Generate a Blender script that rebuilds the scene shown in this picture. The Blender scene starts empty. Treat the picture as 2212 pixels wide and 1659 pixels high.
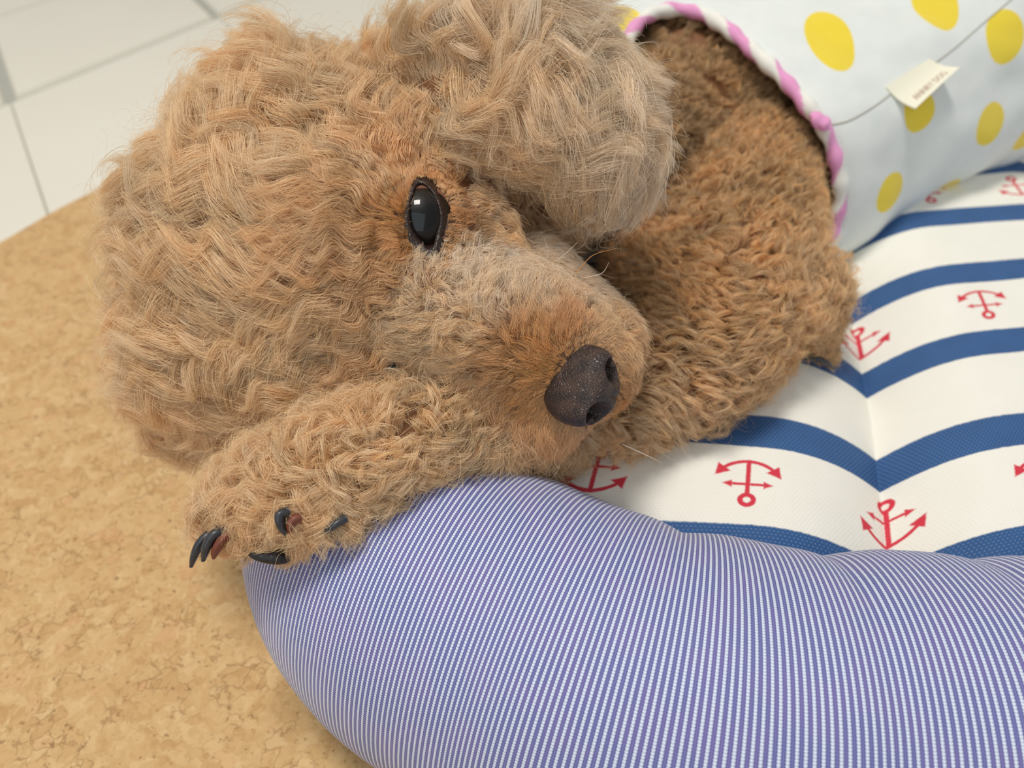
import bpy, bmesh, math
import numpy as np
from mathutils import Vector, Matrix, noise
from mathutils.bvhtree import BVHTree

SC = bpy.context.scene
FUR = True

# ------------------------------------------------------------------ camera, world, lights, exposure
CZ, PITCH, F = 0.30, math.radians(42), 1660.0          # camera height above the cork, tilt below the horizon, focal length in px
CAM = np.array([0.0, 0.0, CZ])
RT = np.array([1.0, 0, 0])
FW = np.array([0, math.cos(PITCH), -math.sin(PITCH)])
UP = np.array([0, math.sin(PITCH), math.cos(PITCH)])
cd = bpy.data.cameras.new('camera')
cam = bpy.data.objects.new('camera', cd)
SC.collection.objects.link(cam)
cam.location = CAM
cam.rotation_euler = (math.pi / 2 - PITCH, 0, 0)
cd.sensor_width = 36
cd.lens = F / 2212 * 36
cd.clip_start = 0.01
cd.dof.use_dof = True
cd.dof.focus_distance = 0.236
cd.dof.aperture_fstop = 9.5
SC.camera = cam

SC.view_settings.view_transform = 'Standard'
SC.view_settings.look = 'None'
SC.view_settings.gamma = 1
SC.view_settings.use_curve_mapping = False
SC.view_settings.exposure = -0.50
SC.cycles.max_bounces = 9
SC.cycles.diffuse_bounces = 6
SC.cycles.glossy_bounces = 3
SC.cycles.transmission_bounces = 5
SC.cycles.transparent_max_bounces = 4
SC.cycles.use_denoising = True
SC.cycles_curves.shape = 'RIBBONS'
SC.cycles_curves.subdivisions = 2
SC.render.hair_type = 'STRAND'

w = bpy.data.worlds.new('world')
SC.world = w
w.use_nodes = True
w.node_tree.nodes['Background'].inputs[0].default_value = (1.0, 0.985, 0.96, 1)
w.node_tree.nodes['Background'].inputs[1].default_value = 0.50


def area(name, loc, target, size, power, color, sy=None):
    l = bpy.data.lights.new(name, 'AREA')
    l.shape = 'RECTANGLE'
    l.size = size
    l.size_y = sy or size
    l.energy = power
    l.color = color
    o = bpy.data.objects.new(name, l)
    SC.collection.objects.link(o)
    o.location = loc
    o.rotation_euler = (Vector(target) - Vector(loc)).to_track_quat('-Z', 'Y').to_euler()
    return o


area('ceiling_lamp', (-0.45, 0.30, 2.2), (0.05, 0.3, 0.05), 0.5, 45, (1.0, 0.95, 0.87))
area('window_light', (-0.45, -1.45, 1.35), (0, 0.3, 0.1), 1.5, 15, (0.80, 0.94, 1.0), 1.9)


# ------------------------------------------------------------------ helpers
def P(u, v, d):
    return CAM + d * (FW + (u - 1106) / F * RT - (v - 829.5) / F * UP)


def PZ(u, v, z):
    dr = FW + (u - 1106) / F * RT - (v - 829.5) / F * UP
    return CAM + dr * ((z - CZ) / dr[2])


def proj(p):
    q = np.asarray(p) - CAM
    d = q @ FW
    return 1106 + F * (q @ RT) / d, 829.5 - F * (q @ UP) / d, d


def cv(a, b, c):
    """a to the camera's right, b down, c towards the camera"""
    return a * RT - b * UP - c * FW


def nrm(a):
    a = np.asarray(a, float)
    return a / np.maximum(np.linalg.norm(a, axis=-1, keepdims=True), 1e-9)


def lin(r, g, b):
    f = lambda c: (c / 255 / 12.92) if c / 255 <= .04045 else ((c / 255 + .055) / 1.055) ** 2.4
    return (f(r), f(g), f(b), 1.0)


def meshobj(name, verts, faces, mats=(), parent=None, smooth=True, uvs=None, fmat=None):
    me = bpy.data.meshes.new(name)
    me.from_pydata([tuple(map(float, v)) for v in verts], [], [tuple(f) for f in faces])
    if smooth:
        me.polygons.foreach_set('use_smooth', [True] * len(me.polygons))
    for m in mats:
        me.materials.append(m)
    if fmat is not None:
        me.polygons.foreach_set('material_index', list(fmat))
    if uvs is not None:
        uv = me.uv_layers.new(name='UVMap')
        li = np.empty(len(me.loops), dtype=np.int32)
        me.loops.foreach_get('vertex_index', li)
        uv.data.foreach_set('uv', np.asarray(uvs, dtype=np.float32)[li].ravel())
    me.update()
    o = bpy.data.objects.new(name, me)
    SC.collection.objects.link(o)
    if parent is not None:
        o.parent = parent
    return o


def grid_faces(nu, nv, cu=False, cvv=False):
    f = []
    for i in range(nu - (0 if cu else 1)):
        for j in range(nv - (0 if cvv else 1)):
            a, b = i, (i + 1) % nu
            c, d = j, (j + 1) % nv
            f.append((a * nv + c, b * nv + c, b * nv + d, a * nv + d))
    return f


def empty(name, loc, label, cat, group=None):
    o = bpy.data.objects.new(name, None)
    SC.collection.objects.link(o)
    o.location = loc
    o['label'] = label
    o['category'] = cat
    bpy.context.view_layer.update()
    return o


def adopt(o, root):
    o.parent = root
    o.matrix_parent_inverse = Matrix.Translation(root.location).inverted() if root.parent is None else Matrix()
    return o


def catmull(pts, n):
    pts = np.asarray(pts, float)
    p = np.vstack([2 * pts[0] - pts[1], pts, 2 * pts[-1] - pts[-2]])
    m = len(pts) - 1
    out = []
    for t in np.linspace(0, m, n):
        i = min(int(t), m - 1)
        f = t - i
        a, b, c, d = p[i:i + 4]
        out.append(.5 * (2 * b + (c - a) * f + (2 * a - 5 * b + 4 * c - d) * f * f + (3 * b - a - 3 * c + d) * f ** 3))
    return np.array(out)


# node helpers
class NT:
    def __init__(self, name):
        self.m = bpy.data.materials.new(name)
        self.m.use_nodes = True
        self.t = self.m.node_tree
        self.t.nodes.clear()
        self.out = self.t.nodes.new('ShaderNodeOutputMaterial')

    def n(self, typ, props=None, **ins):
        nd = self.t.nodes.new('ShaderNode' + typ)
        for k, v in (props or {}).items():
            setattr(nd, k, v)
        for k, v in ins.items():
            key = int(k[1:]) if k[0] == '_' and k[1:].isdigit() else k.replace('_', ' ')
            self.set(nd.inputs[key], v)
        return nd

    def set(self, sock, v):
        if isinstance(v, bpy.types.NodeSocket):
            self.t.links.new(v, sock)
        else:
            sock.default_value = v

    def math(self, op, a, b=0.0, c=0.0, clamp=False):
        nd = self.n('Math', {'operation': op, 'use_clamp': clamp}, _0=a, _1=b, _2=c)
        return nd.outputs[0]

    def mix(self, fac, a, b, blend='MIX'):
        nd = self.n('Mix', {'data_type': 'RGBA', 'blend_type': blend})
        self.set(nd.inputs[0], fac)
        self.set(nd.inputs[6], a)
        self.set(nd.inputs[7], b)
        return nd.outputs[2]

    def ramp(self, fac, stops, interp='LINEAR'):
        nd = self.n('ValToRGB', None, Fac=fac)
        cr = nd.color_ramp
        cr.interpolation = interp
        while len(cr.elements) < len(stops):
            cr.elements.new(0.5)
        for e, (p, c) in zip(cr.elements, stops):
            e.position = p
            e.color = c
        return nd.outputs[0]

    def sstep(self, x, a, b):
        nd = self.n('MapRange', {'interpolation_type': 'SMOOTHSTEP'}, Value=x)
        nd.inputs[1].default_value = a
        nd.inputs[2].default_value = b
        nd.inputs[3].default_value = 0
        nd.inputs[4].default_value = 1
        return nd.outputs[0]

    def bsdf(self, color, rough=.6, bump=None, strength=.3, dist=.001, **kw):
        b = self.n('BsdfPrincipled', None, Base_Color=color, Roughness=rough)
        for k, v in kw.items():
            self.set(b.inputs[k.replace('_', ' ')], v)
        if bump is not None:
            bp = self.n('Bump', None, Height=bump, Strength=strength, Distance=dist)
            self.t.links.new(bp.outputs[0], b.inputs['Normal'])
        self.t.links.new(b.outputs[0], self.out.inputs[0])
        return self.m


def G(v):
    return (v, v, v, 1)


# ------------------------------------------------------------------ materials of the setting
def mat_cork():
    k = NT('cork')
    co = k.n('TexCoord').outputs['Object']
    w1 = k.n('TexNoise', None, Vector=co, Scale=130.0, Detail=3.0).outputs['Color']
    wv = k.n('VectorMath', {'operation': 'MULTIPLY_ADD'}, _0=w1, _1=(.011, .011, .011), _2=co).outputs[0]
    v1 = k.n('TexVoronoi', None, Vector=wv, Scale=170.0)
    v2 = k.n('TexVoronoi', None, Vector=wv, Scale=420.0)
    sep = k.n('SeparateColor', None, Color=v1.outputs['Color'])
    sep2 = k.n('SeparateColor', None, Color=v2.outputs['Color'])
    base = k.ramp(sep.outputs[0], [(0, lin(190, 148, 95)), (.3, lin(203, 164, 110)), (.65, lin(209, 173, 120)), (.9, lin(216, 184, 134)), (1, lin(205, 152, 104))])
    b2 = k.ramp(sep2.outputs[1], [(0, lin(190, 150, 98)), (.5, lin(206, 168, 116)), (1, lin(220, 186, 136))])
    c = k.mix(.45, base, b2)
    nz = k.n('TexNoise', None, Vector=co, Scale=330.0, Detail=5.0, Roughness=.7).outputs[0]
    spots = k.math('MULTIPLY', k.sstep(nz, .585, .68), .75)
    c = k.mix(spots, c, lin(128, 92, 52))
    edge = k.n('TexVoronoi', {'feature': 'DISTANCE_TO_EDGE'}, Vector=wv, Scale=170.0).outputs['Distance']
    nz2 = k.n('TexNoise', None, Vector=co, Scale=90.0, Detail=2.0).outputs[0]
    crack = k.math('MULTIPLY', k.math('SUBTRACT', 1.0, k.sstep(edge, .0, .09)), k.math('MULTIPLY', k.sstep(nz2, .48, .62), .55))
    c = k.mix(crack, c, lin(140, 100, 58))
    return k.bsdf(c, .75, bump=nz, strength=.35, dist=.0008)


def mat_tile():
    k = NT('glazed_floor_tile')
    co = k.n('TexCoord').outputs['Object']
    nz = k.n('TexNoise', None, Vector=co, Scale=5.0, Detail=3.0).outputs[0]
    c = k.mix(nz, lin(226, 220, 204), lin(238, 234, 222))
    return k.bsdf(c, .35)


def mat_plain(name, col, rough=.7, **kw):
    k = NT(name)
    co = k.n('TexCoord').outputs['Object']
    nz = k.n('TexNoise', None, Vector=co, Scale=250.0, Detail=3.0).outputs[0]
    c = k.mix(k.math('MULTIPLY', nz, .25), col, tuple(x * .7 for x in col[:3]) + (1,))
    return k.bsdf(c, rough, bump=nz, strength=.15, dist=.0003, **kw)


M_cork, M_tile = mat_cork(), mat_tile()
M_grout = mat_plain('floor_grout', lin(176, 176, 166), .8)

# ------------------------------------------------------------------ floor: large glazed tiles on grout
A = PZ(22, 218, 0.0)
B = PZ(470, 35, 0.0)
ex = nrm(B - A)
ey = nrm(PZ(0, 152, 0.0) - A)
TS = float(np.linalg.norm(B - A))
verts, faces, fm = [], [], []
g = 0.0065
for i in range(-4, 5):
    for j in range(-4, 4):
        gg = g if j >= 0 else .0004
        x0, x1, y0, y1 = i * TS + gg, (i + 1) * TS - gg, j * TS + gg, (j + 1) * TS - (g if j == -1 else gg)
        b = 0.003 if j >= 0 else .0006
        n0 = len(verts)
        for (dx, dy, z) in ((0, 0, -.004), (b, b, 0)):
            for (px, py) in ((x0 + dx, y0 + dy), (x1 - dx, y0 + dy), (x1 - dx, y1 - dy), (x0 + dx, y1 - dy)):
                q = A + ex * px + ey * py
                verts.append((q[0], q[1], z))
        for s in range(4):
            faces.append((n0 + s, n0 + (s + 1) % 4, n0 + 4 + (s + 1) % 4, n0 + 4 + s)); fm.append(0)
        faces.append((n0 + 4, n0 + 5, n0 + 6, n0 + 7)); fm.append(0)
n0 = len(verts)
for (px, py) in ((-5, -5), (6, -5), (6, 5), (-5, 5)):
    q = A + ex * px * TS + ey * py * TS
    verts.append((q[0], q[1], -.0035))
faces.append((n0, n0 + 1, n0 + 2, n0 + 3)); fm.append(1)
fl = meshobj('floor', verts, faces, (M_tile, M_grout), smooth=False, fmat=fm)
fl['kind'] = 'structure'

# ------------------------------------------------------------------ cork mat
CT = 0.004
edge_px = [(-260, 640), (-120, 580), (0, 522), (110, 458), (215, 405), (330, 352), (470, 300), (640, 255)]
top = [PZ(u, v, CT)[:2] for u, v in edge_px]
top = catmull(np.array(top), 60)
out = list(map(tuple, top)) + [(0.9, 0.95), (1.2, .3), (1.0, -.6), (-.9, -.6), (-1.1, .1)]
out = np.array(out)
cen = out.mean(0)
vs, fs = [], []
n = len(out)
for k_, (s, z) in enumerate([(0, 0.0002), (0, CT - .0012), (.0012, CT)]):
    for p in out:
        q = p + nrm(cen - p) * s
        vs.append((q[0], q[1], z))
for r in range(2):
    for i in range(n):
        fs.append((r * n + i, r * n + (i + 1) % n, (r + 1) * n + (i + 1) % n, (r + 1) * n + i))
fs.append(tuple(range(2 * n, 3 * n)))
mat_o = meshobj('cork_mat', vs, fs, (M_cork,), smooth=False)
mat_o['label'] = 'speckled tan cork mat lying on the white tiled floor under the dog bed'
mat_o['category'] = 'mat'

# ------------------------------------------------------------------ dog bed
bed = empty('dog_bed', (0.2, 0.3, CT), 'pet bed with a blue striped padded rim and a navy and white anchor print cushion', 'pet bed')

# rim bolster: centre line in plan and section radius
path = [(.62, .13), (.45, .112), (.30, .104), (.20, .104), (.11, .107), (.052, .1155), (.0018, .1372), (-.0365, .1652), (-.0512, .205), (-.055, .27),
        (-.045, .38), (-.015, .50), (.06, .60), (.17, .645), (.34, .65), (.50, .62), (.60, .53), (.64, .40), (.65, .25), (.65, .15)]
RB = 0.056
NP_, NA_ = 1400, 96
pc = np.array(path + [path[0]])
# closed catmull
pp = np.array(path)
m_ = len(pp)
ts = np.linspace(0, m_, NP_, endpoint=False)
cl = []
for t in ts:
    i = int(t); f = t - i
    a, b, c, d = pp[(i - 1) % m_], pp[i % m_], pp[(i + 1) % m_], pp[(i + 2) % m_]
    cl.append(.5 * (2 * b + (c - a) * f + (2 * a - 5 * b + 4 * c - d) * f * f + (3 * b - a - 3 * c + d) * f ** 3))
cl = np.array(cl)
dl = np.roll(cl, -1, 0) - cl
arc = np.concatenate([[0], np.cumsum(np.linalg.norm(dl, axis=1))])
tan = nrm(np.roll(cl, -1, 0) - np.roll(cl, 1, 0))
inn = np.stack([tan[:, 1], -tan[:, 0]], 1)           # inward normal (path runs clockwise seen from above)
if ((np.array([.3, .35]) - cl[NP_ // 2]) @ inn[NP_ // 2]) < 0:
    inn = -inn


def arc_at(u, v):
    p = PZ(u, v, .10)[:2]
    return arc[:-1][np.argmin(np.linalg.norm(cl + inn * .03 - p, axis=1))]


pinch = [arc_at(1475, 1150), arc_at(1815, 1200), arc_at(2155, 1205), arc_at(1120, 1040)]
pdep = [.0022, .0036, .0028, .0014]
extra = [arc[-1] * .5 + .075 * k for k in range(6)]
bv, buv = [], []
an = np.linspace(0, 2 * math.pi, NA_ + 1)
for i in range(NP_ + 1):
    ii = i % NP_
    s = arc[i]
    for a in an:
        # a = 0 points inward-horizontal, pi/2 up
        ca, sa = math.cos(a), math.sin(a)
        r = RB
        up = max(0, math.cos(a - math.radians(48)))
        for q, dpt in zip(pinch + extra, pdep + [.003] * 6):
            dd = s - q
            # crease runs outward over the crest and dies away on the outer side
            wv = math.exp(-(abs(dd) / .009) ** 1.15)
            r -= dpt * wv * up ** 3
        r += .0012 * noise.noise(Vector((s * 22, ca * .9, sa * .9))) + .0006 * noise.noise(Vector((s * 60, ca * 1.6, sa * 1.6)))
        zz = r * sa
        if sa < 0:
            zz = max(zz, -(.052 - .001)) * (.96)
        x = cl[ii, 0] + inn[ii, 0] * r * ca
        y = cl[ii, 1] + inn[ii, 1] * r * ca
        bv.append((x, y, CT + .0535 + zz))
        buv.append((s, a * RB))
bf = grid_faces(NP_ + 1, NA_ + 1)
# the corner is cut from one straight piece of cloth: its stripes run parallel instead of fanning
iq = int(np.argmin(np.hypot(cl[:, 0] - .022, cl[:, 1] - .127)))
sg = 1 if True else -1
bva, bua = np.array(bv), np.array(buv)
dq = (bva[:, :2] - cl[iq]) @ tan[iq]
sel = (bua[:, 0] > arc[iq] - .0) & (bua[:, 0] < arc[iq] + .17)
wq = np.clip((bua[:, 0] - arc[iq]) / .02, 0, 1)
bua[:, 0] = np.where(sel, bua[:, 0] * (1 - wq) + wq * (arc[iq] + dq), bua[:, 0])
# the cloth is eased tighter towards the corner
s_r = arc[int(np.argmin(np.hypot(cl[:, 0] - .16, cl[:, 1] - .104)))]
w_r = arc[iq] - s_r
e_r = np.clip(bua[:, 0] - s_r, 0, .4)
bua[:, 0] += .36 * np.where(e_r < w_r, e_r ** 2 / (2 * w_r), e_r - w_r / 2)
buv = bua


def mat_bolster():
    k = NT('striped_knit')
    uv = k.n('UVMap').outputs[0]
    sx = k.n('SeparateXYZ', None, Vector=uv)
    s, a = sx.outputs[0], sx.outputs[1]
    per = .0023
    ph = k.math('FRACT', k.math('DIVIDE', s, per))
    tri = k.math('ABSOLUTE', k.math('SUBTRACT', ph, .5))      # 0 at the middle of the white cord
    # beads of thread along the white cord
    st = k.math('FRACT', k.math('DIVIDE', k.math('ADD', a, k.math('MULTIPLY', tri, .0009)), .00084))
    stt = k.math('ABSOLUTE', k.math('SUBTRACT', st, .5))      # 0 in the middle of a bead
    wid = k.math('SUBTRACT', .235, k.math('MULTIPLY', k.math('MULTIPLY', stt, stt), .34))
    white = k.math('SUBTRACT', 1.0, k.sstep(k.math('SUBTRACT', tri, wid), -.035, .03))
    lav = k.math('SUBTRACT', 1.0, k.sstep(k.math('ABSOLUTE', k.math('SUBTRACT', tri, .42)), .02, .08))
    nz = k.n('TexNoise', None, Vector=uv, Scale=70.0, Detail=2.0).outputs[0]
    blue = k.mix(k.sstep(nz, .4, .6), lin(74, 84, 146), lin(92, 82, 148))
    c = k.mix(k.math('MULTIPLY', lav, .75), blue, lin(142, 138, 198))
    wc = k.mix(k.sstep(stt, .28, .5), lin(220, 230, 246), lin(156, 164, 206))
    c = k.mix(white, c, wc)
    cord = k.math('SUBTRACT', 1.0, k.sstep(tri, .05, .28))
    h = k.math('ADD', k.math('MULTIPLY', cord, k.math('SUBTRACT', 1.0, k.math('MULTIPLY', stt, .9))), k.math('MULTIPLY', lav, .3))
    return k.bsdf(c, .62, bump=h, strength=.5, dist=.00035, Sheen_Weight=.25, Specular_IOR_Level=.35)


rim = meshobj('rim_bolster', bv, bf, (mat_bolster(),), uvs=buv)
adopt(rim, bed)

# quilted cushion, fabric coordinates (s across, t along the seams)
SEAMPX = [(1822, 640), (1846, 740), (1868, 840), (1884, 950), (1897, 1050), (1912, 1190)]
seamw = np.array([PZ(u, v, .057)[:2] for u, v in SEAMPX])
o_ = np.argsort(seamw[:, 1])
cf = np.polyfit(seamw[o_, 1], seamw[o_, 0], 2)


def xseam(y):
    y = np.asarray(y, float)
    yc = np.clip(y, .16, .40)
    sl = 2 * cf[0] * yc + cf[1]
    return np.polyval(cf, yc) + sl * (y - yc)


ZTOP = .079
PAN = .168                                            # distance between seams
STR = .0557                                           # stripe repeat
xs = np.concatenate([np.arange(-.32, -.06, .0035), np.arange(-.06, .09, .0008), np.arange(.09, .46, .0035)])
ys = np.arange(-.02, .56, .0022)
CV = []
CU = []
for s in xs:
    k_ = round(s / PAN)
    ds = s - k_ * PAN
    for t in ys:
        y = .06 + t
        a = min(abs(ds) / .052, 1)
        dip = (1 - a) ** 2.1
        bow = .16 if s > 0 else .06
        xx = xseam(y) + s
        yy = y + (math.copysign(1, s) * 0 + (.13 * max(s, 0) if s > 0 else -.10 * s * (1 if s > -.15 else .15 / -s)))
        z = ZTOP - .021 * dip + .0025 * math.cos(math.pi * ds / PAN * 2) * 0
        z -= .004 * (abs(ds) / (PAN / 2)) ** 2 * 0
        z += .0007 * noise.noise(Vector((s * 30, t * 30, 0)))
        # cushion sinks below the rim at its border
        CV.append((xx, yy, z))
        CU.append((s, t))
CV = np.array(CV)
# keep the cushion inside the rim, and tuck it down where it meets the rim
clp = cl[::7]
dist = np.full(len(CV), 9.0)
near = np.zeros(len(CV), int)
for i, p in enumerate(clp):
    d = np.hypot(CV[:, 0] - p[0], CV[:, 1] - p[1])
    mk = d < dist
    dist[mk] = d[mk]; near[mk] = i
side = np.einsum('ij,ij->i', CV[:, :2] - clp[near], inn[::7][near])
inside = side > .018
tuck = np.clip((.062 - side) / .03, 0, 1)
CV[:, 2] -= .022 * tuck ** 2
# the weight of the dog presses the cushion down
cf_ = grid_faces(len(xs), len(ys))
keep = [f for f in cf_ if inside[f[0]] and inside[f[1]] and inside[f[2]] and inside[f[3]]]
used = sorted({i for f in keep for i in f})
rm = {a: b for b, a in enumerate(used)}
CVk = CV[used]; CUk = np.array(CU)[used]
keep = [tuple(rm[i] for i in f) for f in keep]
# a base sheet closes it
nb = len(CVk)
cnt = {}
for f in keep:
    for q in range(4):
        e = (f[q], f[(q + 1) % 4])
        cnt[tuple(sorted(e))] = cnt.get(tuple(sorted(e)), 0) + 1
T_ANCH = None


def t_of(u, v):
    """fabric coordinates under a point on the flat of the cushion"""
    p = PZ(u, v, ZTOP)[:2]
    i = np.argmin(np.linalg.norm(CVk[:, :2] - p, axis=1))
    return CUk[i]


def mat_cushion():
    k = NT('anchor_print_mesh')
    uv = k.n('UVMap').outputs[0]
    sx = k.n('SeparateXYZ', None, Vector=uv)
    s, t = sx.outputs[0], sx.outputs[1]
    t0 = t_of(1600, 895)[1]                           # far edge of the second navy stripe
    w_st = t0 - t_of(1600, 968)[1]
    ph = k.math('MODULO', k.math('ADD', k.math('SUBTRACT', t, float(t0)), STR * 20 + w_st), STR)
    wob = k.math('MULTIPLY', k.math('SUBTRACT', k.n('TexNoise', None, Vector=uv, Scale=400.0).outputs[0], .5), .0008)
    ph = k.math('ADD', ph, wob)
    navy = k.math('MULTIPLY', k.sstep(ph, -.0002, .0004), k.math('SUBTRACT', 1.0, k.sstep(ph, w_st - .0004, w_st + .0004)))
    # mesh holes of the spacer fabric
    row = k.math('DIVIDE', t, .00125)
    rfl = k.math('FLOOR', row)
    colm = k.math('FRACT', k.math('ADD', k.math('DIVIDE', s, .0016), k.math('MULTIPLY', rfl, .5)))
    hx = k.math('ABSOLUTE', k.math('SUBTRACT', colm, .5))
    hy = k.math('ABSOLUTE', k.math('SUBTRACT', k.math('FRACT', row), .5))
    hole = k.math('MULTIPLY', k.math('SUBTRACT', 1.0, k.sstep(hx, .12, .26)), k.math('SUBTRACT', 1.0, k.sstep(hy, .12, .26)))
    # anchors, alternating up and down every half repeat, on every other white stripe
    ca = t_of(1615, 1042)
    cr_ = t_of(2112, 655)
    SP = .0570
    sa = k.math('DIVIDE', k.math('SUBTRACT', s, float(ca[0]) - SP / 2 - SP * 20), SP)
    ci = k.math('FLOOR', sa)
    lx = k.math('MULTIPLY', k.math('SUBTRACT', k.math('FRACT', sa), .5), SP)
    ta = k.math('DIVIDE', k.math('SUBTRACT', t, float(ca[1]) - STR - STR * 2 * 20), STR * 2)
    ly = k.math('MULTIPLY', k.math('SUBTRACT', k.math('FRACT', ta), .5), STR * 2)
    par = k.math('MODULO', ci, 2.0)                   # 0 for the inverted anchor under the paw row
    sign = k.math('SUBTRACT', k.math('MULTIPLY', par, 2.0), 1.0)
    ly = k.math('MULTIPLY', ly, k.math('MULTIPLY', sign, 1.0))
    ax = k.math('ABSOLUTE', lx)
    S = .0121                                         # half width of the flukes

    def seg(x0, x1, y0, y1, wd):
        """box distance in the folded frame"""
        dx = k.math('SUBTRACT', k.math('ABSOLUTE', k.math('SUBTRACT', ax, (x0 + x1) / 2)), (x1 - x0) / 2)
        dy = k.math('SUBTRACT', k.math('ABSOLUTE', k.math('SUBTRACT', ly, (y0 + y1) / 2)), (y1 - y0) / 2)
        return k.math('SUBTRACT', k.math('MAXIMUM', dx, dy), wd)

    def dist2(cx, cy):
        dx = k.math('SUBTRACT', ax, cx)
        dy = k.math('SUBTRACT', ly, cy)
        return k.math('SQRT', k.math('ADD', k.math('MULTIPLY', dx, dx), k.math('MULTIPLY', dy, dy)))

    def tri(cx, cy, ang, L, W):
        """arrow head pointing along ang from (cx, cy)"""
        c_, s_ = math.cos(ang), math.sin(ang)
        dx = k.math('SUBTRACT', ax, cx)
        dy = k.math('SUBTRACT', ly, cy)
        f = k.math('ADD', k.math('MULTIPLY', dx, c_), k.math('MULTIPLY', dy, s_))
        h = k.math('ABSOLUTE', k.math('SUBTRACT', k.math('MULTIPLY', dy, c_), k.math('MULTIPLY', dx, s_)))
        a1 = k.math('SUBTRACT', h, k.math('MULTIPLY', k.math('SUBTRACT', L, f), W / L))
        return k.math('MAXIMUM', k.math('MULTIPLY', a1, .7), k.math('MULTIPLY', f, -1.0))

    ds = [seg(-.001, 0, -.0098, .0065, .0007)]                                           # shank
    ds.append(seg(-.001, .0066, .0016, .0016, .00045))                                   # stock
    ds.append(tri(.0060, .0016, 0, .0028, .0014))
    ring = k.math('SUBTRACT', k.math('ABSOLUTE', k.math('SUBTRACT', dist2(0, .0092), .0024)), .0008)
    ds.append(ring)
    R = .0136
    arcd = k.math('SUBTRACT', k.math('ABSOLUTE', k.math('SUBTRACT', dist2(0, -.0098 + R), R)), .0006)
    cutl = k.math('SUBTRACT', ly, -.0060)
    cutx = k.math('SUBTRACT', ax, .0100)
    ds.append(k.math('MAXIMUM', arcd, k.math('MAXIMUM', cutl, cutx)))
    ds.append(tri(.0092, -.0064, math.radians(52), .0048, .0027))
    dm = ds[0]
    for q in ds[1:]:
        dm = k.math('MINIMUM', dm, q)
    soft = k.n('TexNoise', None, Vector=uv, Scale=900.0).outputs[0]
    dm = k.math('ADD', dm, k.math('MULTIPLY', k.math('SUBTRACT', soft, .5), .0005))
    red = k.math('SUBTRACT', 1.0, k.sstep(dm, -.0001, .0005))
    nz = k.n('TexNoise', None, Vector=uv, Scale=60.0, Detail=3.0).outputs[0]
    cw = k.mix(nz, lin(238, 236, 226), lin(246, 244, 236))
    cw = k.mix(k.math('MULTIPLY', hole, .16), cw, lin(226, 216, 196))
    cn = k.mix(nz, lin(40, 80, 130), lin(50, 96, 152))
    cn = k.mix(k.math('MULTIPLY', hole, .5), cn, lin(140, 150, 175))
    c = k.mix(navy, cw, cn)
    c = k.mix(k.math('MULTIPLY', red, k.math('SUBTRACT', 1.0, navy)), c, lin(214, 58, 76))
    return k.bsdf(c, .7, bump=k.math('MULTIPLY', hole, -1.0), strength=.4, dist=.0003, Specular_IOR_Level=.3)


# side skirt down into the bed so that the cushion is solid
border = [e for e, c in cnt.items() if c == 1]
Vc = [tuple(v) for v in CVk]
Uc = [tuple(u) for u in CUk]
low = {}
for a, b in border:
    for q in (a, b):
        if q not in low:
            low[q] = len(Vc)
            Vc.append((CVk[q, 0], CVk[q, 1], .012)); Uc.append(tuple(CUk[q]))
    keep.append((a, b, low[b], low[a]))
cush = meshobj('cushion', Vc, keep, (mat_cushion(),), uvs=Uc)
adopt(cush, bed)

# ------------------------------------------------------------------ dog: body
dog = empty('poodle', (0.02, 0.28, 0.08), 'curly apricot poodle in a yellow dotted white shirt, head resting on the bed rim', 'dog')

BL = []                                               # (u, v, depth, radius, region)


def chain(reg, *pts, n=9):
    pts = [np.array(p, float) for p in pts]
    for a, b in zip(pts[:-1], pts[1:]):
        for t in np.linspace(0, 1, n):
            q = a * (1 - t) + b * t
            BL.append((P(q[0], q[1], q[2]), q[3], reg))


HEAD, MUZ, EAR, LEG, ARM, BODY, EAR2 = range(7)
chain(HEAD, (620, 540, .282, .044), (780, 560, .272, .042))
chain(HEAD, (545, 480, .290, .031), (690, 400, .282, .038), (860, 420, .273, .030))
chain(HEAD, (560, 700, .285, .036), (740, 710, .275, .034), (870, 680, .268, .028))
chain(HEAD, (900, 520, .264, .026), (985, 545, .262, .021))
chain(MUZ, (930, 640, .262, .0275), (1070, 700, .261, .0260), (1180, 755, .262, .0240), (1245, 795, .266, .0205))
chain(MUZ, (1050, 800, .266, .020), (1185, 870, .265, .0165))
chain(MUZ, (1150, 625, .277, .0185), (1290, 740, .276, .0165))
chain(EAR, (900, 200, .272, .010), (1010, 190, .262, .018), (1150, 205, .258, .019), (1250, 265, .260, .0195), (1290, 330, .265, .0155))
chain(EAR, (1080, 120, .278, .018), (1190, 160, .272, .016))
chain(EAR2, (590, 750, .300, .022), (480, 790, .303, .016), (440, 840, .300, .011))
chain(BODY, (840, 420, .31, .034), (1100, 380, .350, .040), (1480, 270, .445, .040), (1800, 250, .485, .045), (2050, 150, .505, .052), (2450, -20, .575, .056))
chain(BODY, (1480, 190, .455, .036), (1580, 260, .450, .040))
chain(LEG, (1600, 360, .435, .036), (1590, 520, .372, .035), (1565, 680, .333, .031), (1490, 780, .312, .022), (1330, 870, .300, .015), (1200, 920, .300, .012))
chain(LEG, (1570, 660, .335, .028), (1680, 650, .352, .026), (1740, 735, .355, .012))
chain(LEG, (1500, 560, .372, .030), (1420, 620, .352, .022))
chain(ARM, (545, 1100, .2465, .0120), (640, 1065, .2420, .0160), (760, 1000, .2455, .0155), (900, 930, .254, .0140), (1060, 930, .272, .0125), (1180, 930, .285, .011))
for q in ((500, 1135, .2455, .0075), (585, 1165, .2375, .0078), (660, 1125, .2345, .0078), (722, 1085, .2360, .0078)):      # toes
    chain(ARM, (620, 1070, .2420, .012), q, n=6)

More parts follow.
